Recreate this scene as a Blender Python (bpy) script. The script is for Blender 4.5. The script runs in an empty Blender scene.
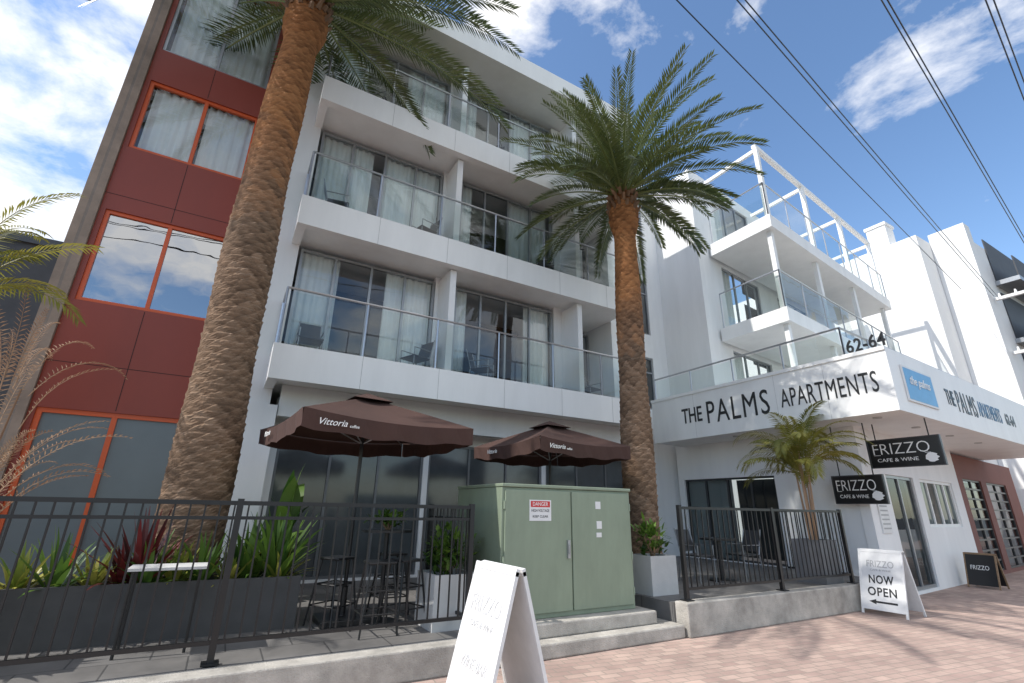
import bpy, math, random
from mathutils import Vector, Matrix
random.seed(7)
sc=bpy.context.scene
COL=sc.collection
sc.view_settings.view_transform='Standard'
sc.view_settings.look='None'
sc.view_settings.exposure=0

# ---------------------------------------------------------------- materials
def nt(name):
    m=bpy.data.materials.new(name); m.use_nodes=True
    n=m.node_tree.nodes; l=m.node_tree.links
    return m,n,l,n["Principled BSDF"]
def mat(name,col,rough=.6,metal=0,var=.12,scale=3.0,bump=0.0,bscale=40,spec=.5,col2=None,stretch=None):
    m,n,l,b=nt(name)
    b.inputs["Roughness"].default_value=rough; b.inputs["Metallic"].default_value=metal
    b.inputs["Specular IOR Level"].default_value=spec
    tc=n.new("ShaderNodeTexCoord"); src=tc.outputs["Object"]
    if stretch:
        mp=n.new("ShaderNodeMapping"); mp.inputs["Scale"].default_value=stretch
        l.new(src,mp.inputs["Vector"]); src=mp.outputs["Vector"]
    no=n.new("ShaderNodeTexNoise"); no.inputs["Scale"].default_value=scale; no.inputs["Detail"].default_value=5; no.inputs["Roughness"].default_value=.65
    l.new(src,no.inputs["Vector"])
    cr=n.new("ShaderNodeValToRGB")
    c2=col2 or tuple(min(1,c*(1+var)) for c in col)
    c1=tuple(c*(1-var) for c in col)
    cr.color_ramp.elements[0].position=.3; cr.color_ramp.elements[0].color=(*c1,1)
    cr.color_ramp.elements[1].position=.7; cr.color_ramp.elements[1].color=(*c2,1)
    l.new(no.outputs["Fac"],cr.inputs["Fac"]); l.new(cr.outputs["Color"],b.inputs["Base Color"])
    if bump>0:
        n2=n.new("ShaderNodeTexNoise"); n2.inputs["Scale"].default_value=bscale; n2.inputs["Detail"].default_value=3
        l.new(tc.outputs["Object"],n2.inputs["Vector"])
        bp=n.new("ShaderNodeBump"); bp.inputs["Strength"].default_value=bump; bp.inputs["Distance"].default_value=.02
        l.new(n2.outputs["Fac"],bp.inputs["Height"]); l.new(bp.outputs["Normal"],b.inputs["Normal"])
    return m
def glassmat(name,tint=(.75,.8,.8),minr=.12,power=1.0,rough=.0):
    m=bpy.data.materials.new(name); m.use_nodes=True
    n=m.node_tree.nodes; l=m.node_tree.links; n.clear()
    o=n.new("ShaderNodeOutputMaterial"); mx=n.new("ShaderNodeMixShader")
    t=n.new("ShaderNodeBsdfTransparent"); t.inputs[0].default_value=(*tint,1)
    g=n.new("ShaderNodeBsdfGlossy"); g.inputs["Roughness"].default_value=rough; g.inputs[0].default_value=(.95,.97,1,1)
    fr=n.new("ShaderNodeFresnel"); fr.inputs["IOR"].default_value=1.5
    ma=n.new("ShaderNodeMath"); ma.operation='MULTIPLY_ADD'; ma.inputs[1].default_value=power; ma.inputs[2].default_value=minr; ma.use_clamp=True
    l.new(fr.outputs[0],ma.inputs[0]); l.new(ma.outputs[0],mx.inputs[0])
    tc=n.new("ShaderNodeTexCoord"); no=n.new("ShaderNodeTexNoise"); no.inputs["Scale"].default_value=1.3
    bp=n.new("ShaderNodeBump"); bp.inputs["Strength"].default_value=.06; bp.inputs["Distance"].default_value=.05
    l.new(tc.outputs["Object"],no.inputs["Vector"]); l.new(no.outputs["Fac"],bp.inputs["Height"]); l.new(bp.outputs["Normal"],g.inputs["Normal"])
    l.new(t.outputs[0],mx.inputs[1]); l.new(g.outputs[0],mx.inputs[2]); l.new(mx.outputs[0],o.inputs[0])
    return m
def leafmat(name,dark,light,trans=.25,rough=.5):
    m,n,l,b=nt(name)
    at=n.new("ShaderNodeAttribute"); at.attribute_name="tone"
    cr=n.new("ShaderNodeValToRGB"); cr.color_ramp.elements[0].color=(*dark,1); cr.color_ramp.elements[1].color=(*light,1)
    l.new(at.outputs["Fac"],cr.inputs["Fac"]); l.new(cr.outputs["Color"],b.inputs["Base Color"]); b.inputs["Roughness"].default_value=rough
    if trans>0:
        tr=n.new("ShaderNodeBsdfTranslucent"); l.new(cr.outputs["Color"],tr.inputs[0])
        mx=n.new("ShaderNodeMixShader"); mx.inputs[0].default_value=trans
        out=[x for x in n if x.type=='OUTPUT_MATERIAL'][0]
        l.new(b.outputs[0],mx.inputs[1]); l.new(tr.outputs[0],mx.inputs[2]); l.new(mx.outputs[0],out.inputs[0])
    return m
def brickmat(name,c1,c2,mortar,scale,bw,rh,ms=.02,rough=.8,rot=0,bump=.3,stain=.6):
    m,n,l,b=nt(name); b.inputs["Roughness"].default_value=rough
    tc=n.new("ShaderNodeTexCoord"); mp=n.new("ShaderNodeMapping"); mp.inputs["Rotation"].default_value=(0,0,rot)
    l.new(tc.outputs["Object"],mp.inputs["Vector"])
    br=n.new("ShaderNodeTexBrick"); br.inputs["Scale"].default_value=scale; br.inputs["Brick Width"].default_value=bw; br.inputs["Row Height"].default_value=rh
    br.inputs["Mortar Size"].default_value=ms; br.inputs["Color1"].default_value=(*c1,1); br.inputs["Color2"].default_value=(*c2,1); br.inputs["Mortar"].default_value=(*mortar,1)
    l.new(mp.outputs[0],br.inputs["Vector"])
    no=n.new("ShaderNodeTexNoise"); no.inputs["Scale"].default_value=1.3; no.inputs["Detail"].default_value=8; no.inputs["Roughness"].default_value=.7
    l.new(tc.outputs["Object"],no.inputs["Vector"])
    cr=n.new("ShaderNodeValToRGB"); cr.color_ramp.elements[0].position=.3; cr.color_ramp.elements[0].color=(stain,stain,stain,1); cr.color_ramp.elements[1].position=.7; cr.color_ramp.elements[1].color=(1.12,1.1,1.08,1)
    l.new(no.outputs["Fac"],cr.inputs["Fac"])
    mx=n.new("ShaderNodeMix"); mx.data_type='RGBA'; mx.blend_type='MULTIPLY'; mx.inputs[0].default_value=1
    l.new(br.outputs["Color"],mx.inputs[6]); l.new(cr.outputs["Color"],mx.inputs[7]); l.new(mx.outputs[2],b.inputs["Base Color"])
    bp=n.new("ShaderNodeBump"); bp.inputs["Strength"].default_value=bump; bp.inputs["Distance"].default_value=.01; bp.invert=True
    l.new(br.outputs["Fac"],bp.inputs["Height"]); l.new(bp.outputs["Normal"],b.inputs["Normal"])
    return m

M={}
M['white']=mat('white_render',(.80,.80,.79),.75,var=.06,scale=1.6,bump=.12,bscale=60,stretch=(1,1,.15))
M['white2']=mat('white_panel',(.82,.82,.80),.5,var=.05,scale=1.8,stretch=(1,1,.2))
M['red']=mat('red_panel',(.235,.036,.018),.45,var=.09,scale=.9,stretch=(1,1,.4))
M['redseam']=mat('seam',(.03,.01,.008),.8)
M['stone']=brickmat('sandy_block',(.36,.28,.22),(.29,.225,.18),(.24,.2,.17),1.0,.5,.2,rough=.85)
M['orange']=mat('orange_frame',(.58,.09,.015),.4,var=.05)
M['alu']=mat('aluminium',(.33,.34,.35),.4,.6,var=.08)
M['darkalu']=mat('dark_frame',(.06,.062,.065),.4,.3)
M['midalu']=mat('grey_frame',(.16,.165,.17),.45,.3)
M['steel']=mat('rail_steel',(.45,.46,.48),.3,.8,var=.05)
M['glass']=glassmat('window_glass',(.92,.95,.95),.05,.8)
M['mirror']=glassmat('reflective_glass',(.35,.4,.42),.36,1.0)
M['darkglass']=glassmat('dark_glass',(.45,.5,.5),.03,.5)
M['railglass']=glassmat('rail_glass',(.86,.92,.90),.02,.7)
M['frost']=mat('frosted_glass',(.125,.15,.16),.3,0,var=.12,scale=.7,spec=.6)
M['smoke']=mat('smoky_glass',(.075,.085,.09),.12,0,var=.25,scale=.9,spec=.7)
M['curtain']=mat('curtain',(.88,.88,.85),.9,var=.04)
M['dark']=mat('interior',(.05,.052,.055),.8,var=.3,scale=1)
M['black']=mat('black_paint',(.012,.012,.013),.35,0,var=.2)
M['blackboard']=mat('black_sign',(.014,.014,.015),.3,var=.2)
M['letter']=mat('letter_dark',(.02,.021,.022),.4,var=.1)
M['letw']=mat('letter_white',(.8,.8,.78),.5,var=.03)
M['green']=mat('cabinet_green',(.235,.285,.205),.45,var=.12,scale=2.6,bump=.05,bscale=90,stretch=(1,1,.3))
M['conc']=mat('concrete',(.40,.375,.335),.85,var=.3,scale=3.5,bump=.5,bscale=60)
M['tile']=brickmat('patio_tile',(.20,.195,.19),(.165,.16,.155),(.08,.08,.08),1.0,.6,.6,ms=.008,rough=.55)
M['pave']=brickmat('brick_paving',(.50,.37,.315),(.38,.27,.235),(.32,.265,.225),1.0,.23,.115,ms=.008,rot=.12,bump=.5,stain=.70)
M['asphalt']=mat('asphalt',(.055,.055,.056),.9,var=.2,scale=4,bump=.4,bscale=120)
M['planterd']=mat('planter_dark',(.06,.06,.06),.6,var=.2)
M['planterw']=mat('planter_pale',(.55,.55,.54),.6,var=.08,bump=.1)
M['planterg']=mat('planter_grey',(.17,.17,.175),.6,var=.12)
M['umb']=mat('umbrella_fabric',(.060,.028,.021),.85,var=.15,scale=1.5,bump=.1,bscale=200)
M['soil']=mat('soil',(.05,.035,.025),.95,var=.3,scale=20)
M['terracotta']=mat('dull_red_wall',(.19,.075,.06),.75,var=.08,scale=1)
M['paper']=mat('sign_white',(.72,.72,.71),.5,var=.08,scale=5)
M['signred']=mat('sign_red',(.55,.02,.02),.4,var=.03)
M['blue']=mat('logo_blue',(.10,.33,.58),.4,var=.1)
M['bluegrey']=mat('blue_lettering',(.09,.19,.30),.45,var=.06)
M['wood']=mat('timber',(.25,.16,.09),.6,var=.25,scale=5,stretch=(1,1,6))
M['faint']=mat('faded_text',(.40,.40,.40),.6,var=.1)
M['fainter']=mat('worn_text',(.55,.55,.55),.6,var=.2,scale=30)
M['seam']=mat('panel_joint',(.45,.45,.44),.7,var=.03)
M['farwhite']=mat('far_white',(.78,.77,.75),.7,var=.06,scale=.8,stretch=(1,1,.15))
M['darkbld']=mat('dark_cladding',(.045,.047,.052),.6,var=.2)
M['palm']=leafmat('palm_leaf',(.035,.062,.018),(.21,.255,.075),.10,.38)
M['palmy']=leafmat('golden_palm_leaf',(.09,.11,.02),(.34,.31,.06),.35)
M['leafg']=leafmat('leaf_green',(.03,.08,.015),(.15,.26,.04),.3,.4)
M['leafy']=leafmat('leaf_variegated',(.10,.17,.02),(.50,.46,.10),.3,.4)
M['leafr']=leafmat('leaf_red',(.035,.008,.010),(.16,.022,.022),.25,.4)
M['dry']=leafmat('dry_stalk',(.10,.055,.03),(.30,.18,.10),0,.8)
M['bronze']=leafmat('bronze_spray',(.26,.14,.08),(.50,.34,.22),.3,.8)
def trunkmat():
    m,n,l,b=nt('palm_bark'); b.inputs["Roughness"].default_value=.9; b.inputs["Specular IOR Level"].default_value=.15
    at=n.new("ShaderNodeAttribute"); at.attribute_name="tone"
    cr=n.new("ShaderNodeValToRGB"); e=cr.color_ramp.elements
    e[0].color=(.055,.037,.025,1); e[1].color=(.40,.31,.235,1); e[1].position=1
    x=e.new(.45); x.color=(.21,.15,.105,1)
    l.new(at.outputs["Fac"],cr.inputs["Fac"])
    cr2=n.new("ShaderNodeValToRGB"); e=cr2.color_ramp.elements
    e[0].color=(.11,.045,.018,1); e[1].color=(.48,.25,.11,1); x=e.new(.4); x.color=(.31,.14,.058,1)
    l.new(at.outputs["Fac"],cr2.inputs["Fac"])
    a2=n.new("ShaderNodeAttribute"); a2.attribute_name="fresh"
    mx=n.new("ShaderNodeMix"); mx.data_type='RGBA'
    l.new(a2.outputs["Fac"],mx.inputs[0]); l.new(cr.outputs[0],mx.inputs[6]); l.new(cr2.outputs[0],mx.inputs[7])
    tc=n.new("ShaderNodeTexCoord"); no=n.new("ShaderNodeTexNoise"); no.inputs["Scale"].default_value=6; no.inputs["Detail"].default_value=7; no.inputs["Roughness"].default_value=.7
    mp=n.new("ShaderNodeMapping"); mp.inputs["Scale"].default_value=(1,1,2.2); l.new(tc.outputs["Object"],mp.inputs[0]); l.new(mp.outputs[0],no.inputs["Vector"])
    r3=n.new("ShaderNodeValToRGB"); r3.color_ramp.elements[0].position=.3; r3.color_ramp.elements[0].color=(.62,.62,.62,1); r3.color_ramp.elements[1].position=.7; r3.color_ramp.elements[1].color=(1.22,1.18,1.14,1)
    l.new(no.outputs[0],r3.inputs[0])
    m2=n.new("ShaderNodeMix"); m2.data_type='RGBA'; m2.blend_type='MULTIPLY'; m2.inputs[0].default_value=1
    l.new(mx.outputs[2],m2.inputs[6]); l.new(r3.outputs[0],m2.inputs[7]); l.new(m2.outputs[2],b.inputs["Base Color"])
    n2=n.new("ShaderNodeTexNoise"); n2.inputs["Scale"].default_value=26; mp2=n.new("ShaderNodeMapping"); mp2.inputs["Scale"].default_value=(1,1,2.5)
    bp=n.new("ShaderNodeBump"); bp.inputs["Strength"].default_value=.5; bp.inputs["Distance"].default_value=.02
    l.new(tc.outputs["Object"],mp2.inputs[0]); l.new(mp2.outputs[0],n2.inputs["Vector"]); l.new(n2.outputs[0],bp.inputs["Height"]); l.new(bp.outputs[0],b.inputs["Normal"])
    return m
M['trunk']=trunkmat()

# ---------------------------------------------------------------- builders
WO={}
def thing(name,label,cat,loc=(0,0,0),group=None):
    e=bpy.data.objects.new(name,None); e.empty_display_size=.2; COL.objects.link(e)
    e.location=loc; e["label"]=label; e["category"]=cat
    if group: e["group"]=group
    WO[e.name]=Vector(loc); return e
class MB:
    def __init__(s,o=(0,0,0),u=(1,0,0),n=(0,1,0)):
        s.v=[];s.f=[];s.m=[];s.tone=[]; s.o=Vector(o);s.u=Vector(u).normalized();s.n=Vector(n).normalized()
    def P(s,a,d,z): return s.o+s.u*a+s.n*d+Vector((0,0,z))
    def add(s,vs,fs,mi=0,t=None):
        k=len(s.v); s.v+= [tuple(q) for q in vs]
        for f in fs: s.f.append([k+i for i in f]); s.m.append(mi); s.tone.append(.5 if t is None else t)
    def box(s,a0,a1,d0,d1,z0,z1,mi=0):
        vs=[s.P(a,d,z) for z in (z0,z1) for d in (d0,d1) for a in (a0,a1)]
        s.add(vs,[(0,2,3,1),(4,5,7,6),(0,1,5,4),(2,6,7,3),(0,4,6,2),(1,3,7,5)],mi)
    def prism(s,pts,z0,z1,mi=0):
        n=len(pts); vs=[s.P(p[0],p[1],z0) for p in pts]+[s.P(p[0],p[1],z1) for p in pts]
        fs=[tuple(range(n-1,-1,-1)),tuple(range(n,2*n))]+[(i,(i+1)%n,n+(i+1)%n,n+i) for i in range(n)]
        s.add(vs,fs,mi)
    def tube(s,pts,rs,k=8,mi=0,t=None,caps=True):
        pts=[Vector(p) for p in pts]
        if not isinstance(rs,(list,tuple)): rs=[rs]*len(pts)
        base=len(s.v); 
        for i,p in enumerate(pts):
            d=(pts[min(i+1,len(pts)-1)]-pts[max(i-1,0)]).normalized()
            a=d.cross(Vector((0,0,1)))
            if a.length<.05: a=d.cross(Vector((1,0,0)))
            a.normalize(); b=d.cross(a)
            for j in range(k):
                w=2*math.pi*j/k; s.v.append(tuple(p+a*math.cos(w)*rs[i]+b*math.sin(w)*rs[i]))
        for i in range(len(pts)-1):
            for j in range(k):
                s.f.append([base+i*k+j,base+i*k+(j+1)%k,base+(i+1)*k+(j+1)%k,base+(i+1)*k+j]); s.m.append(mi); s.tone.append(.5 if t is None else t)
        if caps:
            s.f.append([base+j for j in range(k)]); s.m.append(mi); s.tone.append(.5)
            e=base+(len(pts)-1)*k
            s.f.append([e+j for j in range(k-1,-1,-1)]); s.m.append(mi); s.tone.append(.5)
    def make(s,name,parent=None,mats=('white',),origin=None,smooth=False,bevel=0,label=None,cat=None,group=None,kind=None,tone=False):
        if origin is None:
            xs=[p[0] for p in s.v]; ys=[p[1] for p in s.v]; zs=[p[2] for p in s.v]
            origin=((min(xs)+max(xs))/2,(min(ys)+max(ys))/2,min(zs))
        o=Vector(origin)
        me=bpy.data.meshes.new(name); me.from_pydata([tuple(Vector(p)-o) for p in s.v],[],s.f)
        for q in mats: me.materials.append(M[q])
        for p,mi in zip(me.polygons,s.m): p.material_index=mi; p.use_smooth=smooth
        if tone:
            a=me.attributes.new("tone",'FLOAT','FACE')
            a.data.foreach_set("value",s.tone)
        me.update()
        ob=bpy.data.objects.new(name,me); COL.objects.link(ob)
        if parent: ob.parent=parent; ob.location=o-WO[parent.name]
        else: ob.location=o
        WO[ob.name]=o
        if bevel:
            b=ob.modifiers.new("bevel",'BEVEL'); b.width=bevel; b.segments=2; b.limit_method='ANGLE'
        if label: ob["label"]=label
        if cat: ob["category"]=cat
        if group: ob["group"]=group
        if kind: ob["kind"]=kind
        return ob
def text(s,parent,loc,xd,up,w=None,h=.3,m='letter',ext=.01,bold=0.0,shear=0,name='lettering',sp=1.0):
    c=bpy.data.curves.new('t','FONT'); c.body=s; c.size=1; c.offset=bold; c.extrude=.001; c.shear=shear; c.resolution_u=3; c.space_character=sp
    t=bpy.data.objects.new('t',c); COL.objects.link(t)
    bpy.context.view_layer.update()
    dg=bpy.context.evaluated_depsgraph_get()
    me=bpy.data.meshes.new_from_object(t.evaluated_get(dg)); bpy.data.objects.remove(t); bpy.data.curves.remove(c)
    xs=[v.co.x for v in me.vertices]; ys=[v.co.y for v in me.vertices]
    x0,x1,y0,y1=min(xs),max(xs),min(ys),max(ys)
    sy=h/(y1-y0); sx=(w/(x1-x0)) if w else sy
    xd=Vector(xd).normalized(); up=Vector(up).normalized(); nn=xd.cross(up)
    loc=Vector(loc)
    for v in me.vertices:
        v.co=xd*((v.co.x-x0)*sx)+up*((v.co.y-y0)*sy)+nn*(ext if v.co.z>0 else -.001)
    me.materials.clear(); me.materials.append(M[m])
    ob=bpy.data.objects.new(name,me); COL.objects.link(ob); ob.parent=parent; ob.location=loc-WO[parent.name]; WO[ob.name]=loc
    return ob
def wallgrid(mb,a0,a1,z0,z1,d0,d1,ops,mi=0):
    A=sorted(set([a0,a1]+[q for o in ops for q in o[:2] if a0<q<a1])); Zs=sorted(set([z0,z1]+[q for o in ops for q in o[2:] if z0<q<z1]))
    for i in range(len(A)-1):
        ca=(A[i]+A[i+1])/2; run=None
        for j in range(len(Zs)-1):
            cz=(Zs[j]+Zs[j+1])/2
            if any(o[0]<ca<o[1] and o[2]<cz<o[3] for o in ops):
                if run is not None: mb.box(A[i],A[i+1],d0,d1,run,Zs[j],mi); run=None
            elif run is None: run=Zs[j]
        if run is not None: mb.box(A[i],A[i+1],d0,d1,run,z1,mi)
def window(parent,fr,a0,a1,z0,z1,d,cols,name='window',fm='alu',gm='glass',fw=.05,curt=(),back='dark',rows=(),bd=.9):
    o,u,n=fr
    mb=MB(o,u,n); t=.07
    mb.box(a0,a0+fw,d,d+t,z0,z1); mb.box(a1-fw,a1,d,d+t,z0,z1)
    mb.box(a0+fw,a1-fw,d,d+t,z0,z0+fw); mb.box(a0+fw,a1-fw,d,d+t,z1-fw,z1)
    for c in cols: mb.box(c-fw/2,c+fw/2,d+.003,d+t-.003,z0+fw,z1-fw)
    for r in rows: mb.box(a0+fw,a1-fw,d+.006,d+t-.006,r-fw/2,r+fw/2)
    w=mb.make(name,parent,(fm,))
    g=MB(o,u,n); g.add([g.P(a0+fw,d+.035,z0+fw),g.P(a1-fw,d+.035,z0+fw),g.P(a1-fw,d+.035,z1-fw),g.P(a0+fw,d+.035,z1-fw)],[(0,1,2,3)])
    g.make('pane',w,(gm,))
    for c0,c1 in curt:
        c=MB(o,u,n); N=max(8,int((c1-c0)/.025)); vs=[];ph=random.random()*6
        for i in range(N+1):
            a=c0+(c1-c0)*i/N; dd=d+.15+.03*math.sin(a*38+ph+1.2*math.sin(a*9))+.012*math.sin(a*91)
            vs+=[c.P(a,dd,z0+.02),c.P(a,dd-.01,z1-.02)]
        c.add(vs,[(2*i,2*i+2,2*i+3,2*i+1) for i in range(N)])
        c.make('curtain',w,('curtain',),smooth=True)
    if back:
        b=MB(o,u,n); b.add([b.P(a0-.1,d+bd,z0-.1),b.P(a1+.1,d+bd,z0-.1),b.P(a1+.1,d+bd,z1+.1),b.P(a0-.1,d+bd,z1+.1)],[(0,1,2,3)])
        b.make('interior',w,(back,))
    return w
def railing(parent,pts,z0,z1,post=1.35,name='railing',gap=.06):
    mb=MB(); gl=MB()
    for (x0,y0),(x1,y1) in zip(pts[:-1],pts[1:]):
        L=math.hypot(x1-x0,y1-y0); k=max(1,round(L/post))
        mb.tube([(x0,y0,z1),(x1,y1,z1)],.024,8)
        for i in range(k+1):
            f=i/k; x=x0+(x1-x0)*f; y=y0+(y1-y0)*f
            mb.tube([(x,y,z0-.12),(x,y,z1)],.02,6)
        for i in range(k):
            f0=(i+.03)/k; f1=(i+.97)/k
            gl.add([(x0+(x1-x0)*f0,y0+(y1-y0)*f0,z0+gap),(x0+(x1-x0)*f1,y0+(y1-y0)*f1,z0+gap),(x0+(x1-x0)*f1,y0+(y1-y0)*f1,z1-.06),(x0+(x1-x0)*f0,y0+(y1-y0)*f0,z1-.06)],[(0,1,2,3)])
    r=mb.make(name,parent,('steel',))
    gl.make('glass_panel',parent,('railglass',))
    return r

# ---------------------------------------------------------------- ground
g=MB(); g.add([(-300,-300,-.02),(400,-300,-.02),(400,500,-.02),(-300,500,-.02)],[(0,1,2,3)]); g.make('ground',None,('asphalt',),kind='structure',origin=(0,0,0))
g=MB(); g.add([(-40,-6.5,0),(60,1.5,0),(60,13,0),(-40,13,0)],[(0,1,2,3)]); g.make('pavement',None,('pave',),kind='structure',origin=(0,0,0))
g=MB(); g.box(-9,2.95,5.45,10.6,.0,.25); g.box(5.75,11.8,5.38,10.6,0,.40); g.box(2.95,5.75,7.15,10.6,0,.253); g.make('patio',None,('tile',),kind='structure',origin=(0,0,0))
g=MB(); g.box(-9,2.93,5.2,5.45,0,.27); g.make('kerb',None,('conc',),kind='structure',origin=(0,5.2,0),bevel=.015)

# ---------------------------------------------------------------- main building
B=thing('apartment_building','four-storey white apartment block with red tower and glass balconies','building',(5,10,0))
FX=((0,0,0),(1,0,0),(0,1,0))
YR=9.46
w=MB()
ops=[(-2.58,-.74,9.95,12.3),(-2.58,-.74,7.6,9.17),(-2.58,-.74,4.62,6.3),(-2.58,-.74,.35,2.9)]
wallgrid(w,-2.66,-.5,0,14.2,YR,YR+.25,ops)
w.box(-1.672,-1.662,YR-.002,YR,9.2,9.93,1)
w.box(-1.672,-1.662,YR-.002,YR,6.32,7.58,1); w.box(-1.672,-1.662,YR-.002,YR,2.93,4.6,1)
for z in (3.6,6.6,): w.box(-2.66,-.5,YR-.002,YR,z,z+.01,1)
w.make('wall',B,('red','redseam'),label='deep red cladding panels')
for i,(a0,a1,z0,z1) in enumerate(ops):
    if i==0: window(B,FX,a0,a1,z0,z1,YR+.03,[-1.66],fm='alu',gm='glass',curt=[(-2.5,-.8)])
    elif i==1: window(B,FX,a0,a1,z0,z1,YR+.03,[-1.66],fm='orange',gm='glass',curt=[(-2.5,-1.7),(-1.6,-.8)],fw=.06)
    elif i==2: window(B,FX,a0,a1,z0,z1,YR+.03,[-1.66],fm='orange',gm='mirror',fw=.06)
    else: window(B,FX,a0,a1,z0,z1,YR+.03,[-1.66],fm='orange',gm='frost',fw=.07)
w=MB(); w.box(-2.92,-2.663,YR-.06,24,0,14.3); w.make('side_wall',B,('stone',))
w=MB(); w.box(-2.66,11.99,12.2,24,0,13.0); w.make('core_wall',B,('white',))
w=MB(); w.box(-.498,.45,9.6,10.8,3.305,12.74); w.make('wall',B,('white',))
w=MB(); w.box(-.498,.58,9.5,10.25,0,3.3); w.make('wall',B,('white',))
for k in range(3):
    zb=3.6+3*k
    for bx in ((3.42,3.9,9.62,9.8,zb+.455,zb+3.095),(3.5,3.64,8.92,9.615,zb+.455,zb+2.995),(6.75,7.3,9.62,9.8,zb+.455,zb+3.095),(7.0,7.14,8.92,9.615,zb+.455,zb+2.995),(7.305,7.45,9.65,10.75,zb+.455,zb+2.995)):
        w=MB(); w.box(*bx); w.make('blade_wall',B,('white',))
w=MB(); w.box(8.72,8.9,9.6,10.75,4.06,12.7); w.make('blade_wall',B,('white',))
for k in range(4):
    zb=3.6+3*k
    if k<3:
        xe=9.05 if k==0 else 8.7
        s=MB(); s.box(.3,xe,8.7,8.88,zb,zb+.62); s.box(.3,.46,8.883,9.597,zb,zb+.62); s.box(.463,xe,8.883,12,zb+.10,zb+.45)
        for xx in [1.8,3.3,4.8,6.3,7.8]: s.box(xx,xx+.008,8.697,8.7,zb,zb+.62,1)
        sl=s.make('balcony',B,('white2','seam'))
        railing(sl,[(.36,9.55),(.36,8.78),(xe-.05,8.78)]+([(xe-.05,9.6)] if k==0 else []),zb+.62,zb+1.7)
        zt=zb+2.96; zf=zb+.45
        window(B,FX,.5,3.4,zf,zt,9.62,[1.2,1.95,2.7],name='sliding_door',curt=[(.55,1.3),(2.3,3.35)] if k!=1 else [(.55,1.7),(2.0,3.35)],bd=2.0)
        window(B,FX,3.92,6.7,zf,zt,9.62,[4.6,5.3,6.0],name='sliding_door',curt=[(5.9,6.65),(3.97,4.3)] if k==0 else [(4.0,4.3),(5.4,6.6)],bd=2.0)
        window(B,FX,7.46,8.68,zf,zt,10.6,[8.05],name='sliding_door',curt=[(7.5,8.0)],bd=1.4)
    else:
        s=MB(); s.box(-.2,9.0,8.45,12.1,12.75,13.35); s.make('roof',B,('white2',))
s=MB(); s.box(.6,9.9,9.55,9.75,3.12,3.695); s.make('bulkhead',B,('white',))
gops=[(.75,3.7,.3,2.95),(3.82,6.8,.3,2.95),(6.92,9.7,.3,2.95)]
w=MB(); wallgrid(w,.6,10.0,.25,3.6,10.3,10.5,gops); w.make('wall',B,('white',))
for a0,a1,_,_ in gops:
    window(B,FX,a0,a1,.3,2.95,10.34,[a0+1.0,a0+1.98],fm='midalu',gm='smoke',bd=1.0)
w=MB(); ops=[(10.35,11.35,4.6,6.3),(10.35,11.35,7.1,9.1),(10.35,11.35,10.1,12.1)]
wallgrid(w,8.9,12.0,0,13.1,10.6,10.8,ops); w.make('wall',B,('white',))
for o in ops: window(B,FX,*o,10.64,[10.85],fm='alu',rows=(o[3]-.5,))
p=MB(); p.tube([(9.3,10.53,3.7),(9.3,10.53,13.0)],.05,10); p.make('downpipe',B,('white2',))
# ---- wing
SL=.12
def sy(x,y0,x0=12.9): return y0+SL*(x-x0)
XE=22.5
w=MB(); w.prism([(12.0,8.9),(12.2,8.9),(12.2,12.2),(12.0,12.2)],0,12.9); w.make('wall',B,('white',))
fw_=((12.2,8.9,0),(1,SL,0),(-SL,1,0))
ops=[]
for k in range(3):
    z=4.15+3*k
    ops+=[(1.1,3.6,z,z+2.35),(5.0,7.5,z,z+2.35)]
w=MB(*fw_); wallgrid(w,0,10.4,3.4,12.9,0,.2,ops); w.make('wall',B,('white',))
for o in ops: window(B,fw_,*o,.04,[o[0]+.83,o[0]+1.66],name='sliding_door',curt=[(o[0]+.1,o[0]+.8)],bd=1.2)
w=MB(); w.prism([(12.2,9.1),(22.4,10.3),(22.4,12.2),(12.2,12.2)],12.905,12.95); w.make('roof',B,('white2',))
for k in (1,2):
    zb=3.62+3*k
    s=MB(); s.prism([(12.6,6.75),(XE,sy(XE,6.75)),(XE,sy(XE,8.85)),(12.6,8.88)],zb,zb+.42)
    sl=s.make('balcony',B,('white2',))
    railing(sl,[(12.66,8.8),(12.66,6.82),(XE-.05,sy(XE,6.82))],zb+.42,zb+1.60,post=1.5)
for x in (12.85,15.9,19.0,22.1):
    y=sy(x,6.98)
    for z0,z1 in ((4.225,6.615),(7.045,9.615)):
        c=MB(); c.box(x-.065,x+.065,y-.065,y+.065,z0,z1); c.make('column',B,('white2',))
p=MB()
for x in (12.75,15.9,19.0,22.1):
    y=sy(x,6.9)
    p.box(x-.06,x+.06,y-.06,y+.06,10.05,12.6)
    p.box(x-.045,x+.045,y+.06,sy(x,8.86),12.48,12.595)
p.prism([(12.68,6.83),(22.2,sy(22.2,6.83)),(22.2,sy(22.2,6.97)),(12.68,6.97)],12.6,12.72)
p.make('pergola',B,('white2',))
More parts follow.
